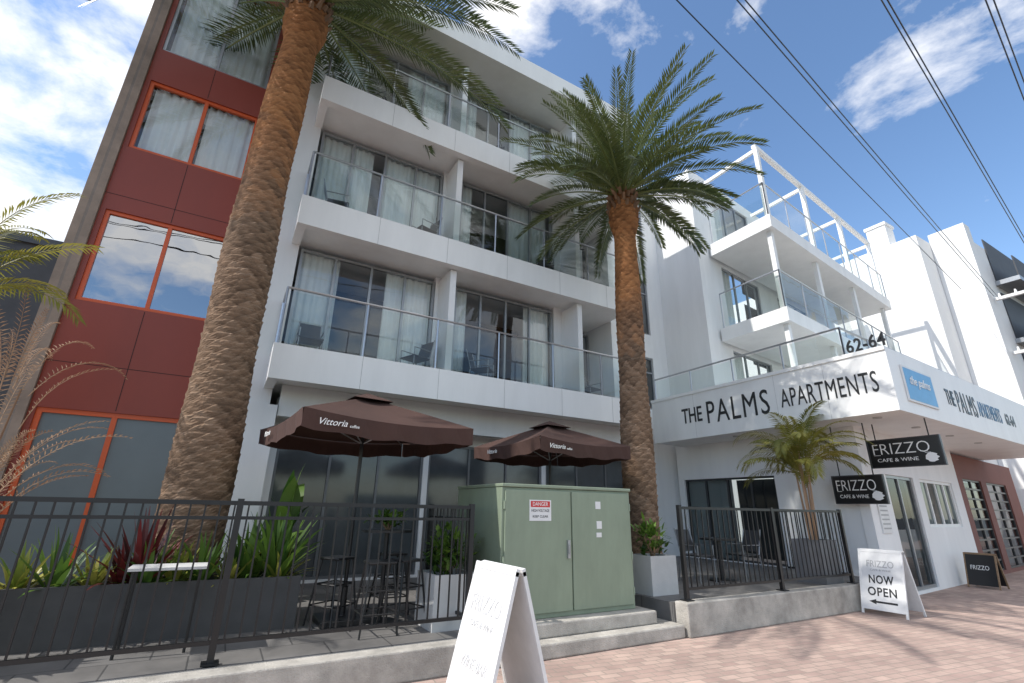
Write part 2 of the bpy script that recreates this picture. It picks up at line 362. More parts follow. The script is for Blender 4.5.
# ---- canopy and cafe
XS=10.6; YF=4.0
CS=.05
def cy(x,y0): return y0+CS*(x-XS)
s=MB()
s.prism([(XS,YF),(XE,cy(XE,YF)),(XE,10.0),(XS,10.1)],3.46,4.22)
s.prism([(XS,YF),(XE,cy(XE,YF)),(XE,cy(XE,YF)+.16),(XS+.16,YF+.16),(XS+.16,10.1),(XS,10.1)],4.22,4.70)
for y in (8.6,6.3,5.2): s.box(XS-.002,XS,y,y+.006,3.46,4.64,1)
s.box(XS-.03,XS,YF,10.1,4.64,4.72,0)
can=s.make('awning',B,('white2','seam'))
railing(can,[(XS+.1,10.0),(XS+.1,4.75),(XE-.2,4.75+CS*(XE-XS))],4.70,5.35,post=1.3)
for x,y in ((11.1,4.6),(11.1,6.2),(11.1,7.8),(13,4.7),(15,4.8),(17,4.9)):
    dl=MB(); dl.tube([(x,y,3.44),(x,y,3.465)],.08,16); dl.make('downlight',can,('seam',))
LY=(0,-1,0); UP=(0,0,1)
text("THE",can,(XS,9.02,3.88),LY,UP,.66,.40,bold=.012)
text("PALMS",can,(XS,8.20,3.78),LY,UP,1.72,.58,bold=0,sp=1.15)
text("APARTMENTS",can,(XS,6.20,3.86),LY,UP,1.96,.42,bold=.0,sp=1.08)
text("62-64",can,(XS+.04,4.66,4.73),LY,UP,.70,.28,bold=.012,ext=.03,sp=1.05)
xd=(1,CS,0)
text("THE",can,(13.3,cy(13.3,YF),3.92),xd,UP,.5,.34,bold=.01)
text("PALMS",can,(13.95,cy(13.95,YF),3.82),xd,UP,1.25,.50,bold=0,sp=1.15)
text("APARTMENTS",can,(15.35,cy(15.35,YF),3.88),xd,UP,1.7,.38,m='bluegrey',sp=1.08)
text("62-64",can,(17.4,cy(17.4,YF),3.9),xd,UP,.8,.3,bold=.01)
lg=MB((XS,YF,0),(1,CS,0),(-CS,1,0)); lg.box(.5,2.0,-.03,-.005,3.70,4.42,0); lg.box(.55,1.95,-.034,-.03,3.74,4.38,1); lg.make('logo_panel',can,('paper','blue'))
text("the palms",can,(XS+.75,cy(XS+.75,YF)-.036,4.0),xd,UP,1.0,.24,m='letw',shear=.3)
# cafe walls
w=MB((11.8,10.4,0),(0,-1,0),(1,0,0)); wallgrid(w,0,4.98,.0,3.46,0,.2,[(.2,3.0,.42,2.5)]); w.make('wall',B,('white',))
window(B,((11.8,10.4,0),(0,-1,0),(1,0,0)),.2,3.0,.42,2.5,.05,[.9,1.6,2.3],name='door',fm='darkalu',gm='darkglass',bd=2.5)
fc=((11.8,5.4,0),(1,SL*.8,0),(-SL*.8,1,0))
w=MB(*fc); wallgrid(w,0,6.8,0,3.5,0,.2,[(1.25,3.0,.06,2.5),(3.45,6.1,1.35,2.5)]); w.make('wall',B,('white',))
window(B,fc,1.25,3.0,.06,2.5,.04,[2.1],name='door',fm='alu',gm='darkglass',fw=.07)
window(B,fc,3.45,6.1,1.35,2.5,.04,[4.1,4.77,5.43],fm='white2',gm='darkglass',curt=[(3.5,4.3),(5.2,6.0)],fw=.07)
w=MB(*fc); w.box(.35,.85,-.03,-.003,1.25,1.9,0); 
for i in range(6): w.box(.40,.80,-.033,-.03,1.33+i*.09,1.36+i*.09,1)
w.make('notice_board',B,('paper','faint'))
w=MB(*fc); wallgrid(w,6.8,14,0,3.4,.02,.2,[(7.4,9.4,.1,2.7),(10.0,12.6,.1,2.7)]); w.make('wall',B,('terracotta',),label='dull terracotta wall section')
for a0,a1 in ((7.4,9.4),(10.0,12.6)):
    window(B,fc,a0,a1,.1,2.7,.06,[(a0+a1)/2],fm='darkalu',gm='darkglass',rows=[.1+.29*j for j in range(1,9)])

# ---------------------------------------------------------------- neighbours
N=thing('apartment_building','tall white building with dark balconies and rooftop chimney','building',(35,9,0))
w=MB(); w.box(25.0,27,7.2,18,0,13.6); w.box(27.05,60,5.9,20,0,13.2); w.box(26.4,27.047,5.9,7.19,0,14.0); w.make('wall',N,('farwhite',))
w=MB(); w.box(25.0,25.8,8.2,9.0,13.6,14.7); w.box(24.95,25.85,8.15,9.05,14.7,14.85); w.make('chimney',N,('farwhite',))
for k in range(4):
    w=MB(); z=3.2+2.7*k
    w.box(28.0,58,5.1,5.897,z,z+.2,0); w.box(28.0,58,5.1,5.14,z+.2,z+1.15,1); w.box(28.2,58,5.86,5.897,z+.2,z+2.4,1)
    w.make('balcony',N,('alu','darkbld'))
N2=thing('building','dark-clad neighbouring building beyond a side gap','building',(-5,14,0))
w=MB(); w.box(-5.3,-4.0,13.5,22,0,7.0); w.make('wall',N2,('darkbld',))
w=MB(); w.box(-5.38,-3.92,13.42,22.08,7.0,7.18); w.make('parapet',N2,('darkalu',))

# ---------------------------------------------------------------- palms
def frond(mb,base,az,el,L,n,ll,droop,rnd,tone,w=.03,fold=.35,rr=.022,jit=1.0,a0=62,a1=30,hang=.16):
    h=Vector((math.cos(az),math.sin(az),0)); side0=Vector((-math.sin(az),math.cos(az),0)); tw=rnd.uniform(-.35,.35)
    p=Vector(base); pts=[p.copy()]; ds=[]
    st=n
    for i in range(st):
        t=i/st; e=el-droop*t**1.6
        d=h*math.cos(e)+Vector((0,0,1))*math.sin(e); ds.append(d); p=p+d*(L/st); pts.append(p.copy())
    idx=list(range(0,st+1,max(1,st//8)))
    mb.tube([pts[i] for i in idx],[rr*(1-.85*i/st) for i in idx],4,0,min(1,tone+.4),caps=False)
    for i in range(2,st):
        t=i/st; d=ds[i]; side=(side0*math.cos(tw)+d.cross(side0)*math.sin(tw)).normalized(); up=side.cross(d)
        if up.z<0: up=-up
        prof=min(1,(t-.02)*4.5)*(1-.6*t**2.5)
        for s in (1,-1):
            phi=math.radians(a0-(a0-a1)*t+rnd.uniform(-5,5)*jit); l=ll*prof*rnd.uniform(.9,1.07)
            ld=(d*math.cos(phi)+side*s*math.sin(phi)+up*fold*(1+rnd.uniform(-.5,.5)*jit)).normalized()
            q=pts[i]; m=q+ld*l*.42; tip=q+ld*l+Vector((0,0,-hang*l))
            wd=(d*1.0-ld*(d.dot(ld))).normalized()*w*.5+up*w*.12*s
            tt=min(1,max(0,tone+rnd.uniform(-.15,.2)))
            mb.add([q,m+wd,tip,m-wd],[(0,1,2,3)],0,tt)
def canary_palm(name,label,x,y,z0,zt,rb,rt,fl,nf,seed,nl=46,ll=.42,dx=0,lw=.036,elr=100,group='canary palms in front of the apartments'):
    rnd=random.Random(seed)
    T=thing(name,label,'tree',(x,y,z0),group)
    H=zt-z0; dz=.022; nr=int(H/dz); ns=64
    vs=[];tone=[];fresh=[]
    ph=[rnd.random()*6 for _ in range(6)]
    for i in range(nr+1):
        z=i*H/nr; t=z/H
        R=rb+(rt-rb)*min(1,t*1.05)+ .08*math.exp(-z/.5)+.012*math.sin(z*2.1+ph[3])
        top=max(0,(z-(H-1.1))/1.1); R+= .09*math.sin(min(1,top*1.1)*math.pi)
        cx=.04*math.sin(z*.5+ph[0])+dx*t; cyy=.05*math.sin(z*.4+ph[1])
        fr=min(1,max(0,(z-H*.50)/(H*.25)))
        for j in range(ns):
            th=2*math.pi*j/ns; 
            u=th*8/(2*math.pi); v=z/.20+.12*math.sin(th*3+z*2)+.08*math.sin(th*5-z*3.1)
            a=(u+v)%1; b=(v-u)%1
            ca=math.floor(u+v)%977; cb=math.floor(v-u)%977
            hsh=(math.sin((ca%8)*12.9898+math.floor((ca+cb)/2)*78.233)*43758.5)%1
            ring=(v*2)%1
            p=.62*(a*b)**.6+.38*ring**2
            amp=(.026-.012*fr+.045*top)*(.5+1.0*hsh)
            r=R+amp*(p-.4)
            vs.append((cx+r*math.cos(th),cyy+r*math.sin(th),z))
            tone.append(min(1,max(0,.16+.58*p+.3*(hsh-.5)))); 
            fresh.append(min(1,max(0,.12+fr+.4*(hsh-.5)*(fr>0))))
    fs=[]
    for i in range(nr):
        for j in range(ns): fs.append((i*ns+j,i*ns+(j+1)%ns,(i+1)*ns+(j+1)%ns,(i+1)*ns+j))
    me=bpy.data.meshes.new('trunk'); me.from_pydata(vs,[],fs); me.materials.append(M['trunk'])
    at=me.attributes.new("tone",'FLOAT','POINT'); at.data.foreach_set("value",tone)
    at=me.attributes.new("fresh",'FLOAT','POINT'); at.data.foreach_set("value",fresh)
    ob=bpy.data.objects.new('trunk',me); COL.objects.link(ob); ob.parent=T; WO[ob.name]=Vector((x,y,z0))
    xt=x+dx
    cr=MB()
    for i in range(nf):
        f=(i+.5)/nf
        el=math.radians(84-elr*f**.95+rnd.uniform(-8,8)); az=i*2.39996+rnd.uniform(-.25,.25)
        L=fl*(.74+.26*math.sin(math.pi*min(1,.25+f*.75)))*rnd.uniform(.86,1.08)
        br=.10+.16*f
        base=Vector((xt+br*math.cos(az),y+br*math.sin(az),zt-.05+.22*(1-f)))
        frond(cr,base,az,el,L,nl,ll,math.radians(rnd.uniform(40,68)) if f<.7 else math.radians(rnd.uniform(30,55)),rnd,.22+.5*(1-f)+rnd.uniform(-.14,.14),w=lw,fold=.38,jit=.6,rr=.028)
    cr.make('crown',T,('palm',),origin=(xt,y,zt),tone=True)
    st=MB()
    for i in range(48):
        az=i*2.39996; zz=zt-.55+.6*i/48; r=rt+.03
        d=Vector((math.cos(az),math.sin(az),1.5)).normalized(); b=Vector((xt+r*math.cos(az),y+r*math.sin(az),zz))
        st.tube([b,b+d*.1,b+d*rnd.uniform(.13,.22)],[.05,.04,.028],5,0,rnd.uniform(.1,.7))
    st.make('leaf_stubs',T,('dry',),origin=(xt,y,zt-.8),tone=True)
    return T
canary_palm('palm_tree','tall thick-trunked date palm rising beside the red tower',-.33,7.8,.25,10.9,.41,.30,4.9,66,3,nl=68,ll=.54,dx=.10,lw=.038)
canary_palm('palm_tree','date palm with dense green crown before the balconies',6.70,6.9,.3,8.55,.32,.24,2.95,70,11,nl=52,ll=.42,dx=.14,lw=.038,elr=98)

def feather_palm(name,label,x,y,z,hs,nf,L,ll,m,seed,cat='plant',el0=75,el1=15,n=26,w=.03,dr=(60,95),klo=.6):
    rnd=random.Random(seed); T=thing(name,label,cat,(x,y,z))
    st=MB()
    for i in range(5):
        a=i*1.7; st.tube([(x+.06*math.cos(a),y+.06*math.sin(a),z-.1),(x+.12*math.cos(a),y+.12*math.sin(a),z+hs*(.6+.1*i))],[.024,.016],7,0,.7)
    st.make('stem',T,('bronze',),tone=True)
    c=MB()
    for i in range(nf):
        f=i/nf; az=i*2.39996+rnd.uniform(-.3,.3); k=rnd.uniform(klo,1.0)
        frond(c,(x+.12*k*math.cos(az),y+.12*k*math.sin(az),z+hs*k),az,math.radians(el0-(el0-el1)*f),L*rnd.uniform(.7,1.12),n,ll,math.radians(rnd.uniform(*dr)),rnd,rnd.uniform(.1,.8),w=w,fold=.1,rr=.009,hang=.3)
    c.make('crown',T,(m,),tone=True)
    return T
def leaf(mb,b,d,L,w,arch,tone,segs=5):
    d=Vector(d).normalized(); side=d.cross(Vector((0,0,1)))
    if side.length<.01: side=Vector((1,0,0))
    side.normalize(); p=Vector(b); k=len(mb.v); 
    for i in range(segs+1):
        t=i/segs; ww=w*math.sin(math.pi*(.12+.86*t)**.8)*.5
        if i==segs: ww=.002
        up=side.cross(d)
        mb.v.append(tuple(p-side*ww+up*.15*ww)); mb.v.append(tuple(p+side*ww+up*.15*ww))
        d=(d+Vector((0,0,-arch*(t+.15)))).normalized(); p=p+d*L/segs
    for i in range(segs):
        mb.f.append([k+2*i,k+2*i+1,k+2*i+3,k+2*i+2]); mb.m.append(0); mb.tone.append(min(1,max(0,tone)))
def rosette(label,x,y,z,n,L,w,m,arch=.25,spread=1.0,seed=0,name='plant',hs=0.0,group=None):
    rnd=random.Random(seed*17+5); T=thing(name,label,'plant',(x,y,z),group)
    c=MB()
    for i in range(n):
        az=i*2.39996+rnd.uniform(-.3,.3); e=math.radians(88-65*spread*(i/n)+rnd.uniform(-8,8))
        d=(math.cos(az)*math.cos(e),math.sin(az)*math.cos(e),math.sin(e))
        leaf(c,(x+.04*math.cos(az),y+.04*math.sin(az),z+hs*(1-i/n)),d,L*rnd.uniform(.6,1.12),w*rnd.uniform(.8,1.15),arch*rnd.uniform(.5,1.6),rnd.random())
    c.make('leaves',T,(m,),tone=True,smooth=True)
    return T
def shrub(label,x,y,z,rx,ry,rz,n,m,ls=.07,seed=1,name='shrub',long=2.0):
    rnd=random.Random(seed); T=thing(name,label,'plant',(x,y,z))
    c=MB()
    for i in range(n):
        while 1:
            q=Vector((rnd.uniform(-1,1),rnd.uniform(-1,1),rnd.uniform(-1,1)))
            if .35<q.length<1: break
        bl=.85+.25*math.sin(q.x*5+seed)+.15*math.sin(q.y*7+2)
        p=Vector((x+q.x*rx*bl,y+q.y*ry*bl,z+rz+q.z*rz*bl))
        d=(Vector((q.x,q.y,abs(q.z)*.8+.2))+Vector((rnd.uniform(-.6,.6),rnd.uniform(-.6,.6),rnd.uniform(-.5,.6)))).normalized()
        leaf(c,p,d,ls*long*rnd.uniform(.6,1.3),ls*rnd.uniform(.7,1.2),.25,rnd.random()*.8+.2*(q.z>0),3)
    c.make('leaves',T,(m,),tone=True)
    s=MB()
    for i in range(7):
        a=i*.9; s.tube([(x,y,z-.02),(x+rx*.5*math.cos(a),y+ry*.5*math.sin(a),z+rz*1.2)],[.012,.006],5)
    s.make('stems',T,('wood',))
    return T

# ---------------------------------------------------------------- planters
def planter(label,x0,x1,y0,y1,z0,z1,m,t=.04):
    T=thing('planter',label,'planter',((x0+x1)/2,(y0+y1)/2,z0))
    b=MB(); b.box(x0,x1,y0,y0+t,z0,z1); b.box(x0,x1,y1-t,y1,z0,z1); b.box(x0,x0+t,y0+t,y1-t,z0,z1); b.box(x1-t,x1,y0+t,y1-t,z0,z1)
    b.make('box',T,(m,))
    s=MB(); s.box(x0+t,x1-t,y0+t,y1-t,z0+.05,z1-.07); s.make('soil',T,('soil',)); return T
planter('long dark planter box full of tropical plants',-1.75,1.0,6.75,7.35,.25,.80,'planterd')
planter('pale grey cube planter holding a leafy shrub',2.35,2.93,5.85,6.45,.25,.84,'planterw')
planter('pale grey planter with a small shrub beside the trunk',5.85,6.4,5.85,6.3,.40,.95,'planterw')
planter('large grey pot holding a small golden palm',9.73,10.28,5.42,5.97,.40,1.15,'planterg')
planter('tall pale grey planter at the patio end',-2.75,-1.8,6.0,6.6,.25,1.35,'planterw')
seq=['leafy','leafg','leafy','leafr','leafg','leafy','leafg']
labs={'leafy':'low yellow-striped strappy plant in the dark planter','leafg':'green strappy-leaved plant in the dark planter','leafr':'dark red cordyline in the dark planter'}
i=0; x=-1.6
while x<.9:
    m=seq[i%7]; L={'leafy':.46,'leafg':.6,'leafr':.62}[m]
    rosette(labs[m],x,7.05+random.uniform(-.15,.12),.72,30,L,.055,m,.22,.95,seed=i,group='plants in the dark planter')
    x+=.22+random.random()*.10; i+=1
rosette('tall green aspidistra clump in the dark planter',.72,7.0,.72,48,.85,.085,'leafg',.20,.65,seed=40)
rosette('tall green aspidistra clump in the dark planter',.40,7.1,.72,36,.72,.08,'leafg',.2,.65,seed=41)
rosette('dark red cordyline in the dark planter',-.62,7.0,.72,40,.85,.06,'leafr',.14,.7,seed=42)
rosette('broad-leaved green plant in the tall pale planter',-2.3,6.3,1.27,26,.55,.09,'leafg',.3,.9,seed=43)
shrub('bushy green shrub in pale cube planter',2.65,6.15,.78,.36,.34,.28,440,'leafg',.06,3)
shrub('small green shrub beside the palm trunk',6.1,6.05,.88,.25,.25,.3,220,'leafg',.06,4)
shrub('leafy green plant on the bar table',1.95,6.6,1.32,.26,.24,.12,160,'leafg',.05,6)
rosette('broad-leaved plant against the white wall',.95,8.7,.25,18,.8,.30,'leafg',.35,.9,seed=77,hs=1.2)
feather_palm('palm_plant','small yellow-green palm growing in a grey pot',10.02,5.68,1.08,1.85,42,1.25,.32,'palmy',21,n=38,el0=86,el1=15,dr=(60,110),w=.024,klo=.55)
feather_palm('palm_plant','golden cane palm with drooping yellow fronds',-3.0,7.1,.25,4.2,18,1.35,.30,'palmy',22,n=32,el0=88,el1=35,dr=(50,95),w=.022,klo=.78)
rnd=random.Random(5)
T=thing('shrub','tall wispy shrub with bronze drooping branches','plant',(-2.55,8.1,.25))
c=MB()
for i in range(46):
    az=rnd.uniform(0,6.28); e=math.radians(rnd.uniform(55,88)); L=rnd.uniform(.9,1.7)
    frond(c,(-2.55+.25*math.cos(az),8.1+.25*math.sin(az),rnd.uniform(1.0,3.1)),az,e,L,26,.12,math.radians(rnd.uniform(60,115)),rnd,rnd.uniform(.1,.9),w=.015,rr=.006)
c.make('branches',T,('bronze',),tone=True)
c=MB()
for i in range(9):
    a=i*.7; c.tube([(-2.55+.05*math.cos(a),8.1+.05*math.sin(a),.25),(-2.55+.25*math.cos(a),8.1+.25*math.sin(a),1.6+.16*i)],[.018,.010],6,0,.3)
c.make('stems',T,('bronze',),tone=True)

# ---------------------------------------------------------------- retaining wall, cabinet
w=MB(); w.box(5.78,10.45,5.15,5.38,0,.42); w.make('retaining_wall',None,('conc',),label='low concrete retaining wall along the raised patio',cat='wall',bevel=.015)
C=thing('utility_cabinet','large pale green electrical cabinet on a concrete plinth','electrical cabinet',(4.2,6.3,0))
b=MB(); b.box(2.98,5.75,5.2,7.14,0,.16); b.make('plinth',C,('conc',),bevel=.02)
b=MB(); b.box(3.05,5.45,5.4,7.1,.16,.32); b.make('plinth',C,('conc',),bevel=.02)
b=MB(); b.box(3.1,5.27,5.62,7.0,.32,1.87); b.make('body',C,('green',),bevel=.01)
b=MB(); b.box(3.09,5.28,5.59,7.01,1.872,1.915); b.make('lid',C,('green',),bevel=.01)
for a0,a1 in ((3.14,4.17),(4.19,5.23)):
    b=MB(); b.box(a0,a1,5.595,5.618,.38,1.84); d=b.make('door',C,('green',),bevel=.008)
b=MB(); b.box(4.09,4.13,5.565,5.595,1.0,1.22); b.tube([(4.11,5.56,1.05),(4.11,5.56,1.17)],.012,8); b.make('handle',C,('steel',))
for x in (3.13,5.24):
    for z in (.5,.95,1.6): 
        b=MB(); b.tube([(x,5.6,z),(x,5.6,z+.1)],.014,8); b.make('hinge',C,('green',))
b=MB(); b.box(3.50,3.84,5.59,5.595,1.46,1.72,0); b.box(3.52,3.82,5.588,5.59,1.63,1.705,1); sg=b.make('warning_sign',C,('paper','signred'))
text("DANGER",sg,(3.55,5.5875,1.645),(1,0,0),UP,.24,.048,m='letw',ext=.001)
text("HIGH VOLTAGE",sg,(3.53,5.5895,1.57),(1,0,0),UP,.28,.035,m='letter',ext=.001,bold=.01)
text("KEEP CLEAR",sg,(3.55,5.5895,1.50),(1,0,0),UP,.24,.03,m='letter',ext=.001,bold=.01)
for x0,z0,z1 in ((4.6,1.62,1.72),(4.61,1.36,1.46),(4.6,1.25,1.31)):
    b=MB(); b.box(x0,x0+.09,5.59,5.595,z0,z1); b.make('label_plate',C,('paper',))

# ---------------------------------------------------------------- fences
def fence(label,pts,z0,zb,z1,posts,step=.12,mid=False):
    T=thing('fence',label,'fence',(pts[0][0],pts[0][1],z0))
    r=MB()
    for (x0,y0),(x1,y1) in zip(pts[:-1],pts[1:]):
        L=math.hypot(x1-x0,y1-y0); u=((x1-x0)/L,(y1-y0)/L,0); n=(-u[1],u[0],0)
        q=MB((x0,y0,0),u,n); q.box(0,L,-.02,.02,z1-.04,z1); q.box(0,L,-.016,.016,zb,zb+.035)
        if mid: q.box(0,L,-.016,.016,z1-.17,z1-.14)
        k=int(L/step)
        for i in range(1,k): a=L*i/k; q.box(a-.0075,a+.0075,-.0075,.0075,zb+.035,z1-.04)
        kk=len(r.v); r.v+=q.v; r.f+=[[a+kk for a in f] for f in q.f]; r.m+=q.m; r.tone+=q.tone
    r.make('panel',T,('black',))
    for (x,y) in posts:
        p=MB(); p.box(x-.028,x+.028,y-.028,y+.028,z0+.015,z1+.02); p.box(x-.07,x+.07,y-.07,y+.07,z0,z0+.015); p.make('post',T,('black',))
    return T
fence('black metal railing fence along the shaded patio',[(-4.2,5.55),(2.65,5.55),(2.65,6.9)],.27,.42,1.63,[(-2.3,5.55),(.17,5.55),(2.65,5.55),(2.65,6.9)],mid=True)
fence('black metal fence on the low retaining wall',[(5.95,5.3),(10.35,5.3),(10.35,6.5)],.42,.55,1.68,[(5.95,5.3),(8.2,5.3),(10.35,5.3)])

# ---------------------------------------------------------------- umbrellas
def umbrella(label,cx,cy_,hf,ze,za,zg,rot,group='brown cafe umbrellas'):
    T=thing('umbrella',label,'umbrella',(cx,cy_,zg),group)
    c=MB()
    cr_,sr_=math.cos(rot),math.sin(rot)
    def W(x,y,z): return (cx+x*cr_-y*sr_,cy_+x*sr_+y*cr_,z)
    for side in range(4):
        a=side*math.pi/2; ca,sa=math.cos(a),math.sin(a)
        grid=[]
        for i in range(9):
            t=.02+.98*i/8; row=[]
            for j in range(9):
                s=-1+2*j/8; x=s*t*hf; y=-t*hf
                sag=.09*(1-s*s)*math.sin(math.pi*t*.9)
                eave=-.05*(1-s*s)*t**4
                row.append(W(x*ca-y*sa,x*sa+y*ca,za-(za-ze)*t**1.05-sag*.6-eave*-1))
            grid.append(row)
        k=len(c.v)
        for r in grid: c.v+=r
        for i in range(8):
            for j in range(8): c.f.append([k+i*9+j,k+i*9+j+1,k+(i+1)*9+j+1,k+(i+1)*9+j]); c.m.append(0); c.tone.append(.5)
        k=len(c.v)
        for j in range(17):
            s=-1+2*j/16; x=s*hf; y=-hf-.01; q0=grid[8][j//2][2]; q1=grid[8][min(8,(j+1)//2)][2]; zz=(q0+q1)/2
            dz=.21+.015*math.sin(j*1.3+side)
            off=.012*math.sin(j*2.2+side)
            c.v.append(W(x*ca-y*sa,x*sa+y*ca,zz)); c.v.append(W(x*ca-(y+.01+off)*sa,x*sa+(y+.01+off)*ca,zz-dz))
        for j in range(16): c.f.append([k+2*j,k+2*j+1,k+2*j+3,k+2*j+2]); c.m.append(0); c.tone.append(.5)
    c.make('canopy',T,('umb',),smooth=False)
    v=MB(); h2=.28
    vs=[W(-h2,-h2,za-.06),W(h2,-h2,za-.06),W(h2,h2,za-.06),W(-h2,h2,za-.06),W(0,0,za+.07)]
    v.add(vs,[(0,1,4),(1,2,4),(2,3,4),(3,0,4)]); v.make('vent_cap',T,('umb',))
    p=MB(); p.tube([(cx,cy_,zg),(cx,cy_,za+.06)],.025,10); p.make('pole',T,('black',))
    r=MB()
    for sx,sy_ in ((1,1),(1,-1),(-1,1),(-1,-1)):
        r.tube([W(0,0,za-.03),W(sx*hf*.98,sy_*hf*.98,ze-.03)],.012,5)
        r.tube([W(0,0,za-.65),W(sx*hf*.5,sy_*hf*.5,(za+ze)/2-.05)],.01,5)
    r.make('ribs',T,('alu',))
    b=MB(); b.box(cx-.3,cx+.3,cy_-.3,cy_+.3,zg,zg+.07); b.tube([(cx,cy_,zg+.07),(cx,cy_,zg+.4)],.04,10); b.make('base',T,('black',),bevel=.01)
    d=Vector((cr_,sr_,0)); n=Vector((sr_,-cr_,0))
    xo=-.84
    base=Vector(W(xo*hf,-hf-.02,ze-.175)); text("Vittoria",T,base+n*.025,d,UP,.31,.072,m='letw',shear=.35,ext=.004)
    base=Vector(W(xo*hf+.34,-hf-.02,ze-.18)); text("coffee",T,base+n*.025,d,UP,.11,.035,m='letw',ext=.004)
    d2=Vector((sr_,-cr_,0)); 
    base=Vector(W(-hf-.02,.45*hf,ze-.175)); text("Vittoria",T,base-d*.025,d2,UP,.30,.07,m='letw',shear=.35,ext=.004)
umbrella('open brown cafe umbrella with white script on its edge',1.55,6.85,1.10,2.62,3.06,.25,.13)
umbrella('open brown cafe umbrella partly hidden behind the cabinet',5.0,7.3,1.0,2.68,3.08,.25,.08)

# ---------------------------------------------------------------- A-frames
def aframe(label,x,y0,y1,h,s,pm='paper',frame='paper'):
    T=thing('sandwich_board',label,'sign',(x,(y0+y1)/2,0))
    for sg in (-1,1):
        t=.022
        def pt(f,y,off): 
            px=x+sg*(.02+(s-.02)*f); nz=(s-.02)/h
            return (px+sg*off,y,h*(1-f)+off*nz)
        fs=[(0,1,2,3),(7,6,5,4),(0,4,5,1),(1,5,6,2),(2,6,7,3),(3,7,4,0)]
        b=MB(); b.add([pt(0,y0,0),pt(0,y1,0),pt(.93,y1,0),pt(.93,y0,0),pt(0,y0,t),pt(0,y1,t),pt(.93,y1,t),pt(.93,y0,t)],fs)
        b.make('panel',T,(pm,))
        l=MB()
        for ya,yb in ((y0-.03,y0),(y1,y1+.03)):
            l.add([pt(-.0,ya,-.004),pt(0,yb,-.004),pt(1,yb,-.004),pt(1,ya,-.004),pt(0,ya,t+.004),pt(0,yb,t+.004),pt(1,yb,t+.004),pt(1,ya,t+.004)],fs)
        l.add([pt(-.02,y0-.03,-.006),pt(-.02,y1+.03,-.006),pt(.03,y1+.03,-.006),pt(.03,y0-.03,-.006),pt(-.02,y0-.03,t+.006),pt(-.02,y1+.03,t+.006),pt(.03,y1+.03,t+.006),pt(.03,y0-.03,t+.006)],fs)
        l.make('frame',T,(frame,))
    return T
def afup(x,h,s): return Vector((s-.02,0,h)).normalized()
def afpt(x,h,s,z,y): return Vector((x-.02-(s-.02)*(1-z/h)-.026,y,z))
A1=aframe('white sandwich board with faded grey lettering on the paving',2.28,3.80,4.50,1.10,.31)
u=afup(2.28,1.10,.31)
text("FRIZZO",A1,afpt(2.28,1.10,.31,.74,4.42),LY,u,.54,.14,m='fainter',ext=.002)
text("CAFE & WINE",A1,afpt(2.28,1.10,.31,.63,4.36),LY,u,.42,.05,m='fainter',ext=.002)
text("WINE BAR",A1,afpt(2.28,1.10,.31,.34,4.36),LY,u,.46,.09,m='fainter',ext=.002,shear=.2)
A2=aframe('white sandwich board reading now open beside the wall',10.35,4.42,5.05,1.0,.3)
u=afup(10.35,1.0,.3)
text("FRIZZO",A2,afpt(10.35,1.0,.3,.74,4.95),LY,u,.42,.11,m='faint',ext=.002)
text("CAFE & WINE",A2,afpt(10.35,1.0,.3,.68,4.9),LY,u,.32,.03,m='faint',ext=.002)
text("NOW",A2,afpt(10.35,1.0,.3,.48,4.93),LY,u,.38,.14,m='letter',bold=.02,ext=.002,sp=1.1)
text("OPEN",A2,afpt(10.35,1.0,.3,.29,4.96),LY,u,.44,.14,m='letter',bold=.02,ext=.002,sp=1.1)
ar=MB()
ar.add([afpt(10.35,1.0,.3,z,y) for y,z in ((4.84,.215),(4.52,.215),(4.52,.185),(4.84,.185))],[(0,1,2,3)])
ar.add([afpt(10.35,1.0,.3,z,y) for y,z in ((4.95,.20),(4.84,.24),(4.84,.16))],[(0,1,2)])
ar.make('arrow',A2,('letter',))
A3=aframe('small brown chalkboard stand by the building entrance',16.4,5.05,5.6,.75,.25,'blackboard','wood')
text("FRIZZO",A3,afpt(16.4,.75,.25,.4,5.52),LY,afup(16.4,.75,.25),.35,.1,m='letw',ext=.002)

# ---------------------------------------------------------------- hanging signs
def hsign(label,x,y0,y1,z0,z1,ztop):
    T=thing('hanging_sign',label,'sign',(x,(y0+y1)/2,z0))
    b=MB(); b.box(x-.03,x+.03,y0,y1,z0,z1); b.make('board',T,('blackboard',),bevel=.008)
    f=MB(); f.box(x-.034,x+.034,y0-.02,y0,z0-.02,z1+.02); f.box(x-.034,x+.034,y1,y1+.02,z0-.02,z1+.02); f.box(x-.034,x+.034,y0,y1,z1,z1+.02); f.box(x-.034,x+.034,y0,y1,z0-.02,z0); f.make('frame',T,('darkalu',))
    for y in (y0+.15,y1-.15):
        h=MB(); h.tube([(x,y,z1),(x,y,ztop)],.012,6); h.make('hanger',T,('black',))
    H=z1-z0; W=y1-y0
    text("FRIZZO",T,(x-.031,y1-W*.06,z0+H*.46),LY,UP,W*.80,H*.40,m='letw',ext=.003,bold=-.012)
    # small serifs under and over the name, as on the painted board
    sf=MB()
    for f0,f1 in ((.06,.16),(.78,.86)): sf.box(x-.0335,x-.031,y1-W*f1,y1-W*f0,z0+H*.43,z0+H*.445)
    sf.make('ornament',T,('letw',))
    text("CAFE & WINE",T,(x-.031,y1-W*.10,z0+H*.18),LY,UP,W*.58,H*.13,m='letw',ext=.003)
    lg=MB(); yc=y1-W*.86; zc=z0+H*.26
    n=18
    lg.add([(x-.0345,yc+H*.19*math.cos(2*math.pi*i/n)*(1+.2*math.sin(3*i)),zc+H*.17*math.sin(2*math.pi*i/n)) for i in range(n)],[tuple(range(n))])
    lg.make('emblem',T,('letw',))
hsign('black hanging cafe sign with white lettering under the awning',11.9,3.98,5.22,2.56,3.10,3.46)
